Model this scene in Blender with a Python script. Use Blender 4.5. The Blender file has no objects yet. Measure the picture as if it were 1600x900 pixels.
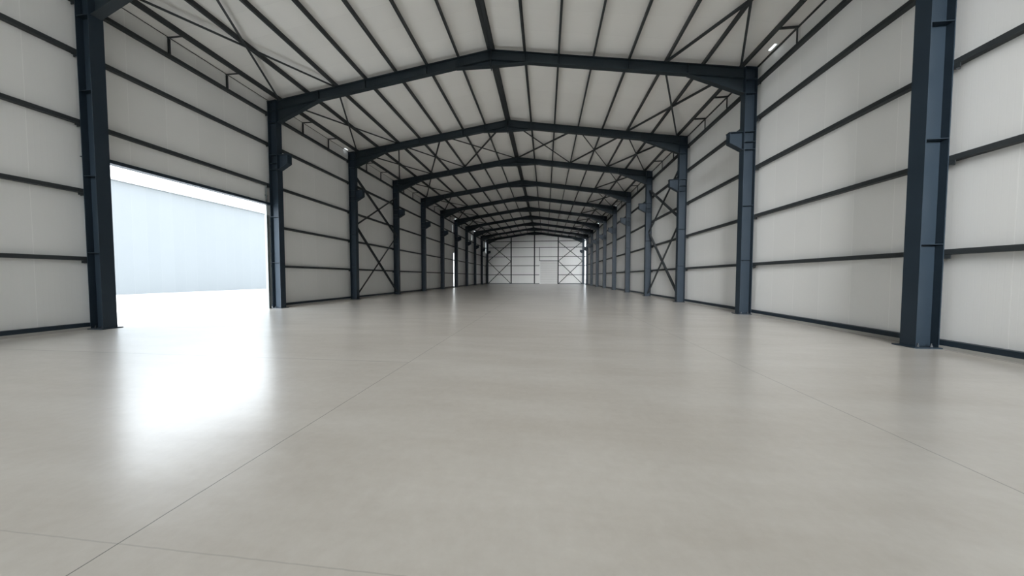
import bpy, bmesh, math
from mathutils import Vector, Matrix

sc = bpy.context.scene
COL = sc.collection

# ------------------------------------------------------------------ dimensions
A = 10.478            # hall axis to the inner face of the columns
DEP = 0.45            # depth of a column
B = A + DEP           # outer face of the columns
S = 6.0176            # distance between two frames
NB = 10               # bays between the first visible frame and the gable
WX = 11.09            # inner face of the wall panels
YF = -24.07           # open front end of the hall
YB = 60.46            # gable wall
SL = 0.1475           # roof slope
def zt(x):            # top of the rafters
    return 10.0 + (B - abs(x)) * SL
PH = 0.2              # height of the purlins
LEVELS = (2.08, 4.05, 6.03, 8.0, 9.46)
TH = math.atan(SL)

# ------------------------------------------------------------------ materials
def newmat(name):
    m = bpy.data.materials.new(name); m.use_nodes = True
    nt = m.node_tree
    return m, nt, nt.nodes['Principled BSDF']

def N(nt, typ, **kw):
    n = nt.nodes.new(typ)
    for k, v in kw.items():
        setattr(n, k, v)
    return n

def math_(nt, op, a, b=None, c=None):
    n = N(nt, 'ShaderNodeMath', operation=op)
    for i, v in enumerate((a, b, c)):
        if v is None: continue
        if isinstance(v, (int, float)): n.inputs[i].default_value = v
        else: nt.links.new(v, n.inputs[i])
    return n.outputs[0]

def mixc(nt, fac, a, b):
    n = N(nt, 'ShaderNodeMix', data_type='RGBA')
    if isinstance(fac, (int, float)): n.inputs[0].default_value = fac
    else: nt.links.new(fac, n.inputs[0])
    for i, v in ((6, a), (7, b)):
        if isinstance(v, tuple): n.inputs[i].default_value = v
        else: nt.links.new(v, n.inputs[i])
    return n.outputs[2]

def noise(nt, vec, scale, detail=3, rough=.5):
    n = N(nt, 'ShaderNodeTexNoise')
    n.inputs['Scale'].default_value = scale
    n.inputs['Detail'].default_value = detail
    n.inputs['Roughness'].default_value = rough
    if vec is not None: nt.links.new(vec, n.inputs['Vector'])
    return n.outputs['Fac']

def pos(nt):
    g = N(nt, 'ShaderNodeNewGeometry')
    s = N(nt, 'ShaderNodeSeparateXYZ')
    nt.links.new(g.outputs['Position'], s.inputs[0])
    return g.outputs['Position'], s.outputs

def line_at(nt, coord, at, half):      # 1 on a line of the given half width
    d = math_(nt, 'ABSOLUTE', math_(nt, 'SUBTRACT', coord, at))
    return math_(nt, 'LESS_THAN', d, half)

def paint(name, col, rough=.5, spec=.4, var=.12):
    m, nt, b = newmat(name)
    P, s = pos(nt)
    f = noise(nt, P, 1.3, 5, .6)
    c2 = tuple(min(1, c * (1 + var * 2)) for c in col)
    c1 = tuple(c * (1 - var) for c in col)
    nt.links.new(mixc(nt, f, c1 + (1,), c2 + (1,)), b.inputs['Base Color'])
    b.inputs['Roughness'].default_value = rough
    b.inputs['Specular IOR Level'].default_value = spec
    return m

def panel(name, col, axis, ribs=True, rough=.45, seam=.014, light_seam=True):
    """flat sandwich panels, 1 m wide, with fine seams across the given axis"""
    m, nt, b = newmat(name)
    P, s = pos(nt)
    c = s[axis]
    fr = math_(nt, 'FRACT', math_(nt, 'ADD', c, 100.0))
    d = math_(nt, 'ABSOLUTE', math_(nt, 'SUBTRACT', fr, .5))
    seam_m = math_(nt, 'GREATER_THAN', d, .5 - seam / 2)
    cell = math_(nt, 'FLOOR', math_(nt, 'ADD', c, 100.0))
    wn = N(nt, 'ShaderNodeTexWhiteNoise', noise_dimensions='1D')
    nt.links.new(cell, wn.inputs['W'])
    f = math_(nt, 'ADD', math_(nt, 'MULTIPLY', noise(nt, P, .5, 4), .5), math_(nt, 'MULTIPLY', wn.outputs['Value'], .5))
    base = mixc(nt, f, tuple(x * .96 for x in col) + (1,), tuple(min(1, x * 1.03) for x in col) + (1,))
    k = 1.12 if light_seam else .9
    base = mixc(nt, math_(nt, 'MULTIPLY', seam_m, .75), base, tuple(min(1, x * k) for x in col) + (1,))
    nt.links.new(base, b.inputs['Base Color'])
    b.inputs['Roughness'].default_value = rough
    b.inputs['Specular IOR Level'].default_value = .35
    bp = N(nt, 'ShaderNodeBump')
    bp.inputs['Strength'].default_value = .25
    bp.inputs['Distance'].default_value = .01
    h = math_(nt, 'MULTIPLY', seam_m, -1.0)
    if ribs:
        r = math_(nt, 'FRACT', math_(nt, 'MULTIPLY', math_(nt, 'ADD', c, 100.0), 10.0))
        rm = math_(nt, 'LESS_THAN', r, .12)
        h = math_(nt, 'SUBTRACT', h, math_(nt, 'MULTIPLY', rm, .25))
    nt.links.new(h, bp.inputs['Height'])
    nt.links.new(bp.outputs[0], b.inputs['Normal'])
    return m

M_COL = paint('blue_grey_steel_paint', (.016, .026, .037), .45, .3)
M_RAF = paint('rafter_steel_paint', (.016, .024, .030), .5, .3)
M_GIRT = paint('dark_steel_paint', (.031, .036, .039), .55, .3)
M_GALV = paint('galvanised_steel', (.17, .19, .19), .45, .4)
M_BOLT = paint('bolt_steel', (.03, .035, .04), .4, .5)
M_WALL = panel('white_wall_panel', (.77, .77, .755), 1)
M_GABLE = panel('white_gable_panel', (.77, .77, .755), 0)
M_ROOF = panel('white_roof_panel', (.80, .795, .775), 1, ribs=False, seam=.01, light_seam=False)
M_CURB = paint('curb_concrete', (.34, .33, .31), .8, .2)
M_NEIGH = panel('pale_blue_cladding', (.235, .25, .257), 1, rough=.6)
M_NROOF = paint('white_sheet_roof', (.85, .87, .88), .5, .3, .03)
M_FRAME = paint('light_door_frame', (.72, .73, .72), .45, .4, .05)

def shutter_mat():
    m, nt, b = newmat('door_sheet')
    P, s = pos(nt)
    fr = math_(nt, 'FRACT', math_(nt, 'MULTIPLY', s[2], 2.0))
    l = math_(nt, 'LESS_THAN', fr, .16)
    f = noise(nt, P, .9, 3)
    base = mixc(nt, f, (.60, .60, .59, 1), (.68, .68, .66, 1))
    nt.links.new(mixc(nt, l, base, (.52, .52, .51, 1)), b.inputs['Base Color'])
    b.inputs['Roughness'].default_value = .5
    return m
M_SHUT = shutter_mat()

def floor_mat():
    m, nt, b = newmat('polished_concrete')
    P, s = pos(nt)
    big = noise(nt, P, .22, 4, .55)
    mp = N(nt, 'ShaderNodeMapping'); mp.inputs['Scale'].default_value = (.35, 1.6, 1)
    nt.links.new(P, mp.inputs[0])
    mid = noise(nt, mp.outputs[0], .9, 6, .62)
    fine = noise(nt, P, 9.0, 5, .7)
    f = math_(nt, 'ADD', math_(nt, 'MULTIPLY', big, .35), math_(nt, 'ADD', math_(nt, 'MULTIPLY', mid, .45), math_(nt, 'MULTIPLY', fine, .2)))
    r = N(nt, 'ShaderNodeValToRGB')
    r.color_ramp.elements[0].position = .34; r.color_ramp.elements[0].color = (.53, .483, .42, 1)
    r.color_ramp.elements[1].position = .68; r.color_ramp.elements[1].color = (.73, .697, .64, 1)
    nt.links.new(f, r.inputs[0])
    c = r.outputs[0]
    wob = math_(nt, 'MULTIPLY', math_(nt, 'SUBTRACT', noise(nt, P, 6.0, 2), .5), .012)
    x = math_(nt, 'ADD', s[0], wob); y = math_(nt, 'ADD', s[1], wob)
    for co, at, hw, a in ((x, 0.0, .0045, .75), (x, 5.85, .006, .5), (x, -5.85, .005, .12),
                          (y, -6.18, .004, .20), (y, -2.44, .009, .45)):
        l = line_at(nt, co, at, hw)
        if at == -2.44: l = math_(nt, 'MULTIPLY', l, math_(nt, 'LESS_THAN', s[0], 0.0))   # this cross joint stops at the long one
        c = mixc(nt, math_(nt, 'MULTIPLY', l, a), c, (.06, .055, .05, 1))
    ax = math_(nt, 'ABSOLUTE', s[0])
    l = line_at(nt, ax, 10.86, .018)
    c = mixc(nt, math_(nt, 'MULTIPLY', l, .8), c, (.05, .05, .05, 1))
    nt.links.new(c, b.inputs['Base Color'])
    b.inputs['Roughness'].default_value = .36
    b.inputs['Specular IOR Level'].default_value = .75
    bp = N(nt, 'ShaderNodeBump'); bp.inputs['Strength'].default_value = .16; bp.inputs['Distance'].default_value = .02
    nt.links.new(math_(nt, 'ADD', mid, math_(nt, 'MULTIPLY', fine, .12)), bp.inputs['Height'])
    nt.links.new(bp.outputs[0], b.inputs['Normal'])
    nt.links.new(bp.outputs[0], b.inputs['Coat Normal'])
    b.inputs['Coat Weight'].default_value = 1.0
    b.inputs['Coat Roughness'].default_value = .24
    b.inputs['Coat IOR'].default_value = 1.58
    return m
M_FLOOR = floor_mat()
M_GROUND = paint('pale_yard_concrete', (.72, .71, .69), .8, .2, .05)

# ------------------------------------------------------------------ mesh helpers
def new(): return bmesh.new()

def box(bm, x0, x1, y0, y1, z0, z1):
    v = [bm.verts.new((x, y, z)) for x in (x0, x1) for y in (y0, y1) for z in (z0, z1)]
    for f in ((0, 1, 3, 2), (4, 6, 7, 5), (0, 4, 5, 1), (2, 3, 7, 6), (0, 2, 6, 4), (1, 5, 7, 3)):
        bm.faces.new([v[i] for i in f])

def bar(bm, p, q, w, h, up=(0, 0, 1)):
    """rectangular bar from p to q: w across, h along up"""
    p, q = Vector(p), Vector(q)
    d = (q - p).normalized()
    r = d.cross(Vector(up)).normalized(); u = r.cross(d)
    v = []
    for c in (p, q):
        for a, b in ((-1, -1), (1, -1), (1, 1), (-1, 1)):
            v.append(bm.verts.new(c + r * a * w / 2 + u * b * h / 2))
    for f in ((0, 1, 2, 3), (7, 6, 5, 4), (0, 4, 5, 1), (1, 5, 6, 2), (2, 6, 7, 3), (3, 7, 4, 0)):
        bm.faces.new([v[i] for i in f])

def angle(bm, p, q, w, up=(0, 0, 1), t=.010):
    """L-shaped steel angle from p to q"""
    p, q = Vector(p), Vector(q)
    d = (q - p).normalized()
    r = d.cross(Vector(up)).normalized(); u = r.cross(d)
    bar(bm, p, q, w, t, up)
    o = -r * (w / 2 - t / 2) + u * (w / 2)
    bar(bm, p + o, q + o, t, w, up)

def prism(bm, pts, axis, lo, hi):
    """polygon (2D) extruded along an axis; pts are the other two coordinates in order"""
    def mk(a, b, t):
        return {0: (t, a, b), 1: (a, t, b), 2: (a, b, t)}[axis]
    lo_v = [bm.verts.new(mk(a, b, lo)) for a, b in pts]
    hi_v = [bm.verts.new(mk(a, b, hi)) for a, b in pts]
    n = len(pts)
    bm.faces.new(lo_v); bm.faces.new(hi_v[::-1])
    for i in range(n):
        j = (i + 1) % n
        bm.faces.new((lo_v[i], hi_v[i], hi_v[j], lo_v[j]))

def mesh(name, bm, mat):
    bmesh.ops.recalc_face_normals(bm, faces=bm.faces)
    me = bpy.data.meshes.new(name)
    bm.to_mesh(me); bm.free()
    me.materials.append(mat)
    return me

def obj(name, me, parent=None, loc=(0, 0, 0)):
    o = bpy.data.objects.new(name, me)
    COL.objects.link(o)
    o.location = loc
    if parent is not None: o.parent = parent
    return o

def tag(o, label, cat, group=None, kind='thing'):
    o['label'] = label; o['category'] = cat; o['kind'] = kind
    if group: o['group'] = group
    return o

def thing(name, loc, label, cat, group=None):
    return tag(obj(name, None, None, loc), label, cat, group)

def struct(name, bm, mat, parent=None):
    o = obj(name, mesh(name, bm, mat), parent)
    o['kind'] = 'structure'
    return o

ORD = ['first', 'second', 'third', 'fourth', 'fifth', 'sixth', 'seventh', 'eighth', 'ninth', 'tenth', 'eleventh']
def wallname(s): return 'gate-side wall' if s < 0 else 'wall facing the gate'

# ------------------------------------------------------------------ shell
bm = new(); box(bm, -WX - .1, WX + .1, YF, YB + .1, -.25, 0)
struct('floor', bm, M_FLOOR)
bm = new(); box(bm, -160, 160, -160, 200, -.6, -.03)
struct('ground', bm, M_GROUND)

def sheet_cells(y0, y1, z0, z1, holes):
    ys = sorted({y0, y1, *[h[0] for h in holes], *[h[1] for h in holes]})
    zs = sorted({z0, z1, *[h[2] for h in holes], *[h[3] for h in holes]})
    for i in range(len(ys) - 1):
        for j in range(len(zs) - 1):
            cy, cz = (ys[i] + ys[i + 1]) / 2, (zs[j] + zs[j + 1]) / 2
            if any(h[0] < cy < h[1] and h[2] < cz < h[3] for h in holes): continue
            yield ys[i], ys[i + 1], zs[j], zs[j + 1]

ZW = zt(WX) + PH + .02
left_holes = [(.1, 5.86, 0, 5.12), (35.98, 36.35, .05, 5.12), (35.6, 35.72, 8.12, 9.2),
              (47.2, 47.4, 8.3, 9.25), (60.25, 60.46, 7.0, 9.5)]
right_holes = [(58.9, 60.46, .05, 9.9)]
for nm, s, holes in (('wall_left', -1, left_holes), ('wall_right', 1, right_holes)):
    bm = new()
    for a in sheet_cells(YF, YB, .04, ZW, holes):
        x0, x1 = sorted((s * WX, s * (WX + .1)))
        box(bm, x0, x1, *a)
    struct(nm, bm, M_WALL)

# roof panels: two slopes with a few small gaps above the eaves
def roof_side(bm, s, holes):
    for xa, xb, ya, yb in sheet_cells(0, 11.3, YF, YB + .12, holes):
        pts = [(s * xa, zt(xa) + PH), (s * xb, zt(xb) + PH), (s * xb, zt(xb) + PH + .1), (s * xa, zt(xa) + PH + .1)]
        prism(bm, pts, 1, ya, yb)
bm = new()
roof_side(bm, -1, [(10.95, 11.05, 11.65, 11.95), (10.90, 11.06, 36.5, 37.0), (10.89, 11.06, 48.7, 49.4),
                   (10.95, 11.06, 58.1, 58.6)])
roof_side(bm, 1, [(10.88, 10.98, 4.93, 5.27), (10.90, 11.05, 18.4, 18.8), (10.89, 11.06, 30.6, 31.3), (10.88, 11.06, 42.7, 43.7),
                  (10.95, 11.06, 55.0, 55.6)])
struct('ceiling', bm, M_ROOF)

FRONT_H = 6.2
# gable wall with the door opening
D0, D1, DH = 1.12, 5.12, 5.12
bm = new()
def gable_top(x): return zt(x) + PH + .02
xs = [-WX - .1, D0, D1, WX + .1]
for x0, x1, z0 in ((-WX - .1, 0, .04), (0, D0, .04), (D0, D1, DH), (D1, WX + .1, .04)):
    prism(bm, [(x0, z0), (x1, z0), (x1, gable_top(x1)), (x0, gable_top(x0))], 1, YB, YB + .1)
struct('wall_back', bm, M_GABLE)
bm = new()                                       # unseen wall added behind the camera: shades the near floor, lets light in above
box(bm, -WX - .1, WX + .1, YF - .1, YF, .04, FRONT_H)
struct('added_front_wall', bm, M_GABLE)
# base channels and curbs along the walls
for nm, s, gaps in (('left', -1, [(-.12, 5.95), (35.9, 36.3)]), ('right', 1, [(58.9, 60.3)])):
    segs = []; y = YF
    for a, b_ in gaps: segs.append((y, a)); y = b_
    segs.append((y, YB))
    bm = new(); bc = new()
    for a, b_ in segs:
        x0, x1 = sorted((s * (B + .015), s * (WX + .005)))
        prism(bm, [(x0, .075), (x1, .075), (x1, .19), (x0, .19)], 1, a, b_)
        x0, x1 = sorted((s * (B - .01), s * (WX + .1)))
        box(bc, x0, x1, a, b_, 0, .075)
    struct('baseboard_' + nm, bm, M_COL)
    struct('trim_1' if s < 0 else 'trim_2', bc, M_CURB)
bm = new()
for a, b_ in ((-WX, D0), (D1, WX)): box(bm, a, b_, YB - .13, YB, 0, .15)
struct('baseboard_back', bm, M_COL)
for s, nm, w in ((1, 'seam_shade_right', .05), (-1, 'seam_shade_left', .02)):      # dark strip standing in for the shadow in the wall-roof seam
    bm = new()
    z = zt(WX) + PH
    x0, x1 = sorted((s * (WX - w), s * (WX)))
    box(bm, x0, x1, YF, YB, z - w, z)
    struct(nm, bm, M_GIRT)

# ------------------------------------------------------------------ columns
FW = .30
def column_meshes(s):
    m = {}
    def X(a, b): return sorted((s * a, s * b))
    c = (A + B) / 2
    a0, b0 = A - c, B - c                       # local, along +s
    bm = new()
    prism(bm, [(s * (a0 + .018), .025), (s * (b0 - .018), .025), (s * (b0 - .018), zt(B - .018) - .016), (s * (a0 + .018), zt(A + .018) - .016)], 1, -.007, .007)
    for u0, u1 in ((a0, a0 + .018), (b0 - .018, b0)):
        x0, x1 = X(u0, u1)
        box(bm, x0, x1, -FW / 2, FW / 2, .025, zt(c + u1) - .016)
    m['shaft'] = mesh('shaft', bm, M_COL)
    bm = new()
    x0, x1 = X(a0 - .09, b0 + .08)
    box(bm, x0, x1, -FW / 2 - .07, FW / 2 + .07, .0, .025)
    m['base_plate'] = mesh('base_plate', bm, M_COL)
    bm = new()
    bar(bm, (s * (a0 - .01), 0, zt(A) - .006), (s * (b0 + .02), 0, zt(B) - .006), FW + .02, .018)
    m['cap_plate'] = mesh('cap_plate', bm, M_COL)
    bm = new()
    for sy in (-1, 1):
        y0, y1 = sorted((sy * .007, sy * (FW / 2 - .004)))
        x0, x1 = X(a0 + .018, b0 - .018)
        box(bm, x0, x1, y0, y1, -.007, .007)
    m['stiffener'] = mesh('stiffener', bm, M_COL)
    bm = new()                                  # anchor bolt with nut
    bmesh.ops.create_cone(bm, cap_ends=True, segments=6, radius1=.026, radius2=.026, depth=.026, matrix=Matrix.Translation((0, 0, .013)))
    bmesh.ops.create_cone(bm, cap_ends=True, segments=8, radius1=.013, radius2=.013, depth=.07, matrix=Matrix.Translation((0, 0, .035)))
    m['anchor_bolt'] = mesh('anchor_bolt', bm, M_BOLT)
    # crane bracket
    L = .53
    bm = new()
    prism(bm, [(s * a0, 6.76), (s * (a0 - L + .02), 7.06), (s * (a0 - L + .02), 7.47), (s * a0, 7.47)], 1, -.006, .006)
    m['bracket_web'] = mesh('bracket_web', bm, M_COL)
    bm = new()
    x0, x1 = X(a0 - L - .03, a0)
    box(bm, x0, x1, -.13, .13, 7.47, 7.487)
    m['bracket_top_flange'] = mesh('bracket_top_flange', bm, M_COL)
    bm = new()
    bar(bm, (s * (a0 - .005), 0, 6.75), (s * (a0 - L), 0, 7.055), .26, .016)
    m['bracket_flange'] = mesh('bracket_flange', bm, M_COL)
    bm = new()
    x0, x1 = X(a0 - L, a0 - L + .016)
    box(bm, x0, x1, -.13, .13, 7.04, 7.47)
    m['bracket_end_plate'] = mesh('bracket_end_plate', bm, M_COL)
    return m
CM = {s: column_meshes(s) for s in (-1, 1)}

def column(k, s):
    c = (A + B) / 2
    if s < 0:
        lab = ('blue-grey steel column at the camera side of the open gate' if k == 0 else
               'blue-grey steel column with bracket at the far side of the open gate' if k == 1 else
               'blue-grey steel column with bracket, %s past the open gate' % ORD[k - 2])
    else:
        lab = ('tall blue-grey steel column without bracket on the wall facing the gate' if k == 0 else
               'blue-grey steel column with bracket, %s beyond the bracketless one facing the gate' % ORD[k - 1])
    t = thing('steel_column', (s * c, k * S, 0), lab, 'column', 'steel columns along the gate-side wall' if s < 0 else 'steel columns along the wall facing the gate')
    m = CM[s]
    obj('shaft', m['shaft'], t)
    obj('base_plate', m['base_plate'], t)
    obj('cap_plate', m['cap_plate'], t)
    zs = [2.25, 4.48, 6.9] if k == 0 else [2.25, 4.48, 6.76, 7.07, 7.47]
    for z in zs + [9.0, 9.56]:
        obj('stiffener', m['stiffener'], t, (0, 0, z))
    if k < 4:
        for dx in (-.13, .13):
            for dy in (-.1, .1):
                obj('anchor_bolt', m['anchor_bolt'], t, (dx, dy, .025))
    if k > 0:
        br = obj('bracket', m['bracket_web'], t)
        obj('top_flange', m['bracket_top_flange'], br)
        obj('sloping_flange', m['bracket_flange'], br)
        obj('end_plate', m['bracket_end_plate'], br)
for k in range(NB + 1):
    for s in (-1, 1): column(k, s)

# ------------------------------------------------------------------ rafters (one portal beam per frame)
RD, RW, FT = .43, .22, .016
def rafter_meshes():
    m = {}
    for s in (-1, 1):
        bm = new()
        xa, xb = .012, A - .002
        prism(bm, [(s * xa, zt(xa) - FT - 10), (s * xb, zt(xb) - FT - 10), (s * xb, zt(xb) - RD + FT - 10), (s * xa, zt(xa) - RD + FT - 10)], 1, -.006, .006)
        bar(bm, (s * xa, 0, zt(xa) - FT / 2 - 10), (s * xb, 0, zt(xb) - FT / 2 - 10), RW, FT)
        bar(bm, (s * xa, 0, zt(xa) - RD + FT / 2 - 10), (s * xb, 0, zt(xb) - RD + FT / 2 - 10), RW, FT)
        m['half', s] = mesh('rafter_beam', bm, M_RAF)
        bm = new()                               # haunch towards the column
        xh, zh = 8.30, 9.02
        prism(bm, [(s * xh, zt(xh) - RD - 10), (s * xb, zt(xb) - RD - 10), (s * xb, zh + .016 - 10), (s * (xh + .05), zt(xh + .05) - RD - .006 - 10)], 1, -.006, .006)
        bar(bm, (s * xh, 0, zt(xh) - RD - .006 - 10), (s * xb, 0, zh + .008 - 10), RW, FT)
        m['haunch', s] = mesh('eave_haunch', bm, M_RAF)
        bm = new()                               # haunch under the ridge
        xr = 1.60
        zb = zt(0) - RD - .28 - 10
        prism(bm, [(s * xr, zt(xr) - RD - 10), (s * xa, zt(xa) - RD - 10), (s * xa, zb + .016), (s * (xr - .05), zt(xr) - RD - .008 - 10)], 1, -.006, .006)
        bar(bm, (s * xr, 0, zt(xr) - RD - .006 - 10), (s * xa, 0, zb + .008), RW, FT)
        m['ridge', s] = mesh('ridge_haunch', bm, M_RAF)
    bm = new()
    for sy in (-1, 1):
        y0, y1 = sorted((sy * .006, sy * (RW / 2 - .003)))
        box(bm, -.006, .006, y0, y1, -RD + FT, -FT)
    m['stiff'] = mesh('stiffener', bm, M_RAF)
    bm = new()
    box(bm, -.012, .012, -RW / 2 - .01, RW / 2 + .01, zt(0) - RD - .37 - 10, zt(0) - .01 - 10)
    m['plate'] = mesh('apex_plate', bm, M_RAF)
    return m
RM = rafter_meshes()
for k in range(NB + 1):
    lab = ('dark steel roof rafter overhead at the camera side of the gate' if k == 0 else
           'dark steel gabled rafter spanning the hall at the far side of the gate' if k == 1 else
           'dark steel gabled rafter spanning the hall, last one, against the end wall' if k == NB else
           'dark steel gabled rafter spanning the hall, %s past the gate' % ORD[k - 2])
    t = thing('portal_rafter', (0, k * S, 10), lab, 'rafter', 'gabled rafters across the hall')
    for s in (-1, 1):
        h = obj('rafter_beam', RM['half', s], t)
        obj('eave_haunch', RM['haunch', s], h)
        obj('ridge_haunch', RM['ridge', s], h)
        for x in (1.486, 2.971, 5.943, 8.30):
            obj('stiffener', RM['stiff'], h, (s * x, 0, zt(x) - 10))
    obj('apex_plate', RM['plate'], t)

# ------------------------------------------------------------------ purlins
def purlin_mesh(s):
    bm = new()
    w, t = .075, .010
    c, sn = math.cos(TH), math.sin(TH)
    def R(u, v):                                 # u down the slope, v up, away from the rafter
        return (s * (u * c + v * sn), -u * sn + v * c)
    pts = [(0, 0), (w, 0), (w, .02), (w - t, .02), (w - t, t), (t, t), (t, PH - t), (w - t, PH - t), (w - t, PH - .02), (w, PH - .02), (w, PH), (0, PH)]
    prism(bm, [R(u - w / 2, v) for u, v in pts], 1, .005, S - .005)
    return mesh('roof_purlin', bm, M_GIRT)
PM = {s: purlin_mesh(s) for s in (-1, 1)}
bm = new()
for s in (-1, 1):
    prism(bm, [(s * .004, 0), (s * .15, -.02), (s * .15, .0), (s * .025, .016), (s * .025, .17), (s * .15, .152), (s * .15, .172), (s * .004, .194)], 1, .005, S - .005)
RIDGE = mesh('ridge_purlin', bm, M_GIRT)
def bayname(k):
    if k == 0: return 'in the roof bay above the gate'
    return 'in the %s roof bay past the gate' % ORD[k - 1]
for k in range(NB):
    tag(obj('ridge_purlin', RIDGE, None, (0, k * S, zt(0) + .002)), 'wide dark double purlin under the ridge ' + bayname(k), 'purlin', 'ridge purlins')
    for s in (-1, 1):
        for i in range(1, 8):
            x = 10.40 * i / 7
            side = 'gate-side slope' if s < 0 else 'slope opposite the gate'
            what = 'eave purlin' if i == 7 else ORD[i - 1] + ' purlin from ridge'
            tag(obj('roof_purlin', PM[s], None, (s * x, k * S, zt(x))), 'dark %s, %s, %s' % (what, side, bayname(k).replace('in the ', '')), 'purlin',
                'roof purlins on the ' + side)

# ------------------------------------------------------------------ wall girts
def girt_mesh(s, L, name='wall_girt'):
    bm = new()
    d, h, t = WX - B, .112, .010
    pts = [(0, 0), (d, 0), (d, h), (d - t, h), (d - t, t), (t, t), (t, h - t), (.045, h - t), (.045, h), (0, h)]
    prism(bm, [(s * u, v - h / 2) for u, v in pts], 1, 0, L)
    return mesh(name, bm, M_GIRT)
GM = {s: girt_mesh(s, S - .006) for s in (-1, 1)}
def cleat_mesh(s):
    bm = new()
    x0, x1 = sorted((0, s * .12))
    box(bm, x0, x1, -.15, -.135, -.14, .05)
    x0, x1 = sorted((0, s * .012))
    box(bm, x0, x1, -.25, -.135, -.14, -.0626)
    return mesh('cleat', bm, M_GIRT)
CLM = {s: cleat_mesh(s) for s in (-1, 1)}
LV = ['lowest', 'second lowest', 'middle', 'second highest', 'topmost']
def girt_where(k, s):
    if s < 0:
        return 'gate-side wall, bay before the gate' if k < 0 else 'on the panels above the gate' if k == 0 else 'gate-side wall, %s bay past the gate' % ORD[k - 1]
    return 'wall facing the gate, bay before bracketless column' if k < 0 else 'wall facing the gate, %s bay after bracketless column' % ORD[k]
for s in (-1, 1):
    for k in range(-1, NB):
        for i, z in enumerate(LEVELS):
            if s < 0 and k == 0 and i < 2: continue
            lv = LV[i]
            if s < 0 and k == 0: lv = ('lower', 'middle', 'top')[i - 2]
            o = tag(obj('wall_girt', GM[s], None, (s * B, k * S + .003, z)), 'dark girt, %s, ' % lv + girt_where(k, s),
                    'girt', 'wall girts on the ' + wallname(s))
            if k < 3: obj('cleat', CLM[s], o, (0, S - .006, 0))

# gate: head beam, jamb flashing, guide post
bm = new()
x0, x1 = sorted((-B - .01, -WX - .12))
prism(bm, [(x0, 5.06), (x1, 5.06), (x1, 5.17), (x1 - .012, 5.17), (x1 - .012, 5.075), (x0, 5.075)], 1, -.1, 5.98)
tag(obj('gate_lintel', mesh('gate_lintel', bm, M_COL)), 'blue-grey steel head beam along the top of the open gate', 'lintel')
t = thing('guide_post', (-11.0, 5.76, 0), 'pale grey metal guide post at the far edge of the open gate', 'post')
bm = new()
prism(bm, [(-.06, -.07), (.06, -.07), (.06, -.055), (-.045, -.055), (-.045, .055), (.06, .055), (.06, .07), (-.06, .07)], 2, 0, 4.55)
obj('post', mesh('post', bm, M_GALV), t)
bm = new(); bmesh.ops.create_cone(bm, cap_ends=True, segments=12, radius1=.035, radius2=.035, depth=1.55, matrix=Matrix.Translation((0, 0, 5.28)))
obj('pole', mesh('pole', bm, M_GALV), t)
bm = new(); bmesh.ops.create_cone(bm, cap_ends=True, segments=12, radius1=.055, radius2=.05, depth=.09, matrix=Matrix.Translation((0, 0, 5.5)))
obj('collar', mesh('collar', bm, M_GALV), t)

# ------------------------------------------------------------------ eave brackets (small angles from top girt to eave purlin)
def eave_mesh(s):
    bp = new(); angle(bp, (s * .02, 0, 0), (s * .02, 0, .56), .055, (0, 1, 0))
    ba = new(); angle(ba, (s * .045, 0, .575), (-s * .58, 0, .575), .055, (0, 0, 1))
    return mesh('bracket_post', bp, M_GIRT), mesh('bracket_arm', ba, M_GIRT)
EM = {s: eave_mesh(s) for s in (-1, 1)}
for s in (-1, 1):
    for k in range(NB):
        for j, fr in enumerate((.345, .675)):
            where = ('above the gate' if k == 0 else '%s bay past the gate' % ORD[k - 1]) if s < 0 else '%s bay of wall facing the gate' % ORD[k]
            t = thing('eave_bracket', (s * (B + .05), (k + fr) * S, LEVELS[-1] + .05),
                      'small dark eave bracket, %s of two, %s' % (('nearer', 'farther')[j], where), 'bracket', 'eave brackets on the ' + wallname(s))
            obj('bracket_post', EM[s][0], t); obj('bracket_arm', EM[s][1], t)

# ------------------------------------------------------------------ bracing
def xbrace(name, pts, label, cat, group, mat, w, up, off, loc):
    t = thing(name, loc, label, cat, group)
    for n, (p, q) in enumerate(pts):
        o = Vector(off) * n - Vector(loc)
        bm = new(); angle(bm, Vector(p) + o, Vector(q) + o, w, up)
        obj('brace_rod', mesh('brace_rod', bm, mat), t)
    return t

PX = [10.40 * i / 7 for i in range(8)]
def roof_x(k, s, i, j, label):
    xo, xi = (PX[i] if i < 7 else 10.30), max(PX[j], .2)
    def pt(x, y): return (s * x, y, zt(x) - .045)
    ya, yb = k * S + .11, (k + 1) * S - .11
    up = (s * SL, 0, 1)
    xbrace('roof_cross_brace', [(pt(xo, ya), pt(xi, yb)), (pt(xi, ya), pt(xo, yb))], label, 'brace', 'roof cross braces', M_GIRT, .08,
           up, (0, 0, -.012), (s * (xo + xi) / 2, (ya + yb) / 2, zt((xo + xi) / 2) - .05))
for k in range(NB):
    for s in (-1, 1):
        roof_x(k, s, 7, 5, 'thin dark X brace along the %s eave, ' % ('gate-side' if s < 0 else 'opposite') + ('roof bay above the gate' if k == 0 else '%s roof bay past the gate' % ORD[k - 1]))
for s in (-1, 1):
    side = 'gate-side' if s < 0 else 'opposite'
    roof_x(2, s, 5, 3, 'thin dark X brace midway up the %s roof slope, second bay past the gate' % side)
    roof_x(2, s, 3, 0, 'thin dark X brace beside the ridge on the %s slope, second bay past gate' % side)

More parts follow.
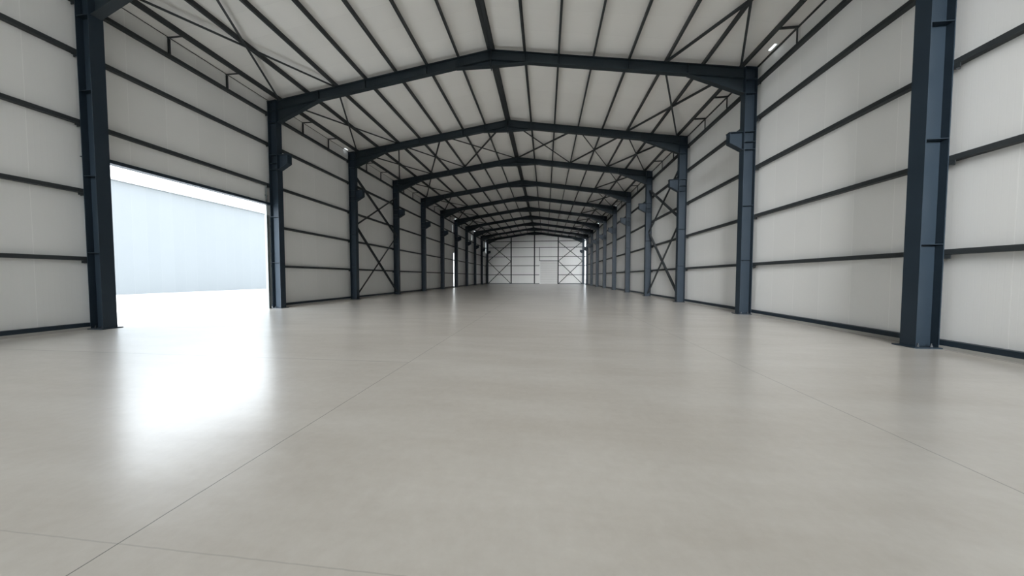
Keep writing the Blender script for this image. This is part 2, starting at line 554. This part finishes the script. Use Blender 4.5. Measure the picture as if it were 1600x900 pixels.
for s in (-1, 1):
    x = s * (A + B) / 2 + .0
    ya, yb = 2 * S + .16, 3 * S - .16
    for n, (z0, z1) in enumerate(((.22, 5.02), (5.12, 8.45))):
        xbrace('wall_cross_brace', [((x, ya, z0), (x, yb, z1)), ((x, ya, z1), (x, yb, z0))],
               'dark steel X brace, %s of two stacked, on the %s' % (('lower', 'upper')[n], wallname(s)), 'brace', 'wall cross braces',
               M_GIRT, .12, (1, 0, 0), (-s * .03, 0, 0), (x, (ya + yb) / 2, z0))

# ------------------------------------------------------------------ gable wall
GP = 5.24
YP = 60.22
GN = {-GP: 'steel post on the end wall, between X brace and plain panels', 0.0: 'steel post at the middle of the end wall, below the ridge',
      GP: 'steel post on the end wall beside the white door'}
for x, lab in GN.items():
    bm = new()
    top = zt(x) - RD - .02
    box(bm, -.13, .13, -.10, -.09, 0, top); box(bm, -.13, .13, .09, .10, 0, top); box(bm, -.006, .006, -.09, .09, 0, top)
    tag(obj('gable_post', mesh('gable_post', bm, M_GIRT), None, (x, YP, 0)), 'dark ' + lab, 'post', 'end wall posts')
GL = (2.05, 4.1, 6.1, 8.15, 9.55)
bays = ((-WX, -GP, 'in the X-braced bay toward the gate side'), (-GP, 0, 'in the plain bay without door or brace'),
        (0, GP, 'in the bay of the white door'), (GP, WX, 'in the X-braced bay beside the white door'))
for x0, x1, nm in bays:
    for i, z in enumerate(GL):
        e1 = D0 - .02 if (x0 == 0 and i < 2) else x1
        bm = new()
        prism(bm, [(YP + .102, -.06), (YB - .002, -.06), (YB - .002, .06), (YB - .014, .06), (YB - .014, -.048), (YP + .114, -.048), (YP + .114, .06), (YP + .102, .06)], 0, x0 + .002, e1 - .002)
        lab = 'dark end wall girt, %s, %s' % (LV[i], nm)
        tag(obj('gable_girt', mesh('gable_girt', bm, M_GIRT), None, (0, 0, z)), lab, 'girt', 'end wall girts')
for s in (-1, 1):
    for n, (z0, z1) in enumerate(((.1, 5.05), (5.15, 9.35))):
        xa, xb = s * (A - .02), s * (GP + .1)
        y = YP - .14
        xbrace('gable_cross_brace', [((xa, y, z0), (xb, y, z1)), ((xa, y, z1), (xb, y, z0))],
               'dark X brace on the end wall, %s one, %s' % (('lower', 'upper')[n], 'toward the gate side' if s < 0 else 'beside the white door'), 'brace', 'end wall cross braces', M_GIRT, .14,
               (0, 1, 0), (0, -.03, 0), ((xa + xb) / 2, y, z0))
# sectional door in the end wall
dr = obj('door_1', None, None, ((D0 + D1) / 2, YB, 0)); dr['kind'] = 'structure'
bm = new()
w = (D1 - D0) / 2
n = 10
pts = []
for i in range(n):                                    # ribbed sheet profile in y/z
    z0 = i * DH / n; h = DH / n
    pts += [(0, z0), (0, z0 + h * .82), (.03, z0 + h * .86), (.03, z0 + h)]
pts += [(.06, DH), (.06, 0)]
prism(bm, pts, 0, -w + .2, w)
obj('door_sheet', mesh('door_sheet', bm, M_SHUT), dr)
bm = new(); box(bm, -w - .02, -w + .2, -.1, .05, 0, DH)
obj('door_jamb', mesh('door_jamb', bm, M_FRAME), dr)
bm = new(); box(bm, -w - .05, w + .05, -.13, -.01, DH, DH + .13)
obj('door_header', mesh('door_header', bm, M_GIRT), dr)
bm = new(); box(bm, -w - .05, -w + .07, -.13, -.01, DH + .13, 8.09)
obj('door_hanger_post', mesh('door_hanger_post', bm, M_GIRT), dr)

# ------------------------------------------------------------------ neighbouring hall across the yard
ang = 0.0
t = thing('neighbouring_hall', (-34.8, 0, -.03), 'pale blue clad hall standing across the bright yard, seen through the open gate', 'building')
t.rotation_euler = (0, 0, -ang)
bm = new(); box(bm, -.15, 0, 5, 70, 0, 9.95)
box(bm, -24, -23.85, 5, 70, 0, 9.95)
for y in (5, 70):
    prism(bm, [(-24, 0), (0, 0), (0, 9.95), (-12, 11.4), (-24, 9.95)], 1, y - .08, y + .08)
obj('wall', mesh('neighbour_wall', bm, M_NEIGH), t)
bm = new()
prism(bm, [(.35, 9.95), (-12, 11.45), (-24.35, 9.95), (-24.35, 10.1), (-12, 11.6), (.35, 10.1)], 1, 4.7, 70.3)
obj('roof', mesh('neighbour_roof', bm, M_NROOF), t)
bm = new(); prism(bm, [(.36, 9.98), (.5, 9.98), (.5, 10.12), (.36, 10.12)], 1, 4.7, 70.3)
obj('gutter', mesh('gutter', bm, M_NROOF), t)

# ------------------------------------------------------------------ light: bright overcast sky
SKY = 3.3
w = bpy.data.worlds.new('World'); sc.world = w; w.use_nodes = True
nt = w.node_tree
bg = nt.nodes['Background']
tc = N(nt, 'ShaderNodeTexCoord'); sp = N(nt, 'ShaderNodeSeparateXYZ')
nt.links.new(tc.outputs['Generated'], sp.inputs[0])
rp = N(nt, 'ShaderNodeValToRGB')
rp.color_ramp.elements[0].position = .0; rp.color_ramp.elements[0].color = (.90, .95, 1.0, 1)
rp.color_ramp.elements[1].position = .8; rp.color_ramp.elements[1].color = (.80, .90, 1.0, 1)
nt.links.new(sp.outputs[2], rp.inputs[0])
nt.links.new(rp.outputs[0], bg.inputs['Color'])
bg.inputs['Strength'].default_value = SKY

sun = bpy.data.lights.new('hazy_sun', 'SUN'); so = bpy.data.objects.new('hazy_sun', sun); COL.objects.link(so)
sun.energy = 10.0; sun.angle = math.radians(24); sun.color = (.965, .985, 1.0)
so.location = (-20, -40, 20)
so.rotation_euler = Vector((.115, .96, -.19)).to_track_quat('-Z', 'Y').to_euler()

# ------------------------------------------------------------------ camera
cam = bpy.data.cameras.new('Camera'); co = bpy.data.objects.new('Camera', cam); COL.objects.link(co)
sc.camera = co
F, pitch, yaw, roll = 471.66, -.0362, .1102, .0003
cam.sensor_fit = 'HORIZONTAL'; cam.sensor_width = 36
cam.lens = F / 1600 * 36
cam.clip_start = .05; cam.clip_end = 600
c, s_ = math.cos(yaw), math.sin(yaw)
f = Vector((-s_, c, 0)); r = Vector((c, s_, 0)); u = Vector((0, 0, 1))
c, s_ = math.cos(pitch), math.sin(pitch)
f2 = f * c + u * s_; u2 = u * c - f * s_
c, s_ = math.cos(roll), math.sin(roll)
r3 = r * c + u2 * s_; u3 = u2 * c - r * s_
mw = Matrix((r3, u3, -f2)).transposed().to_4x4()
mw.translation = Vector((2.451, -7.6104, 1.5422))
co.matrix_world = mw

sc.cycles.max_bounces = 14
sc.cycles.diffuse_bounces = 10
sc.cycles.glossy_bounces = 6
vs = sc.view_settings
vs.view_transform = 'Standard'; vs.look = 'None'; vs.gamma = 1.0; vs.exposure = 0.48; vs.use_curve_mapping = False
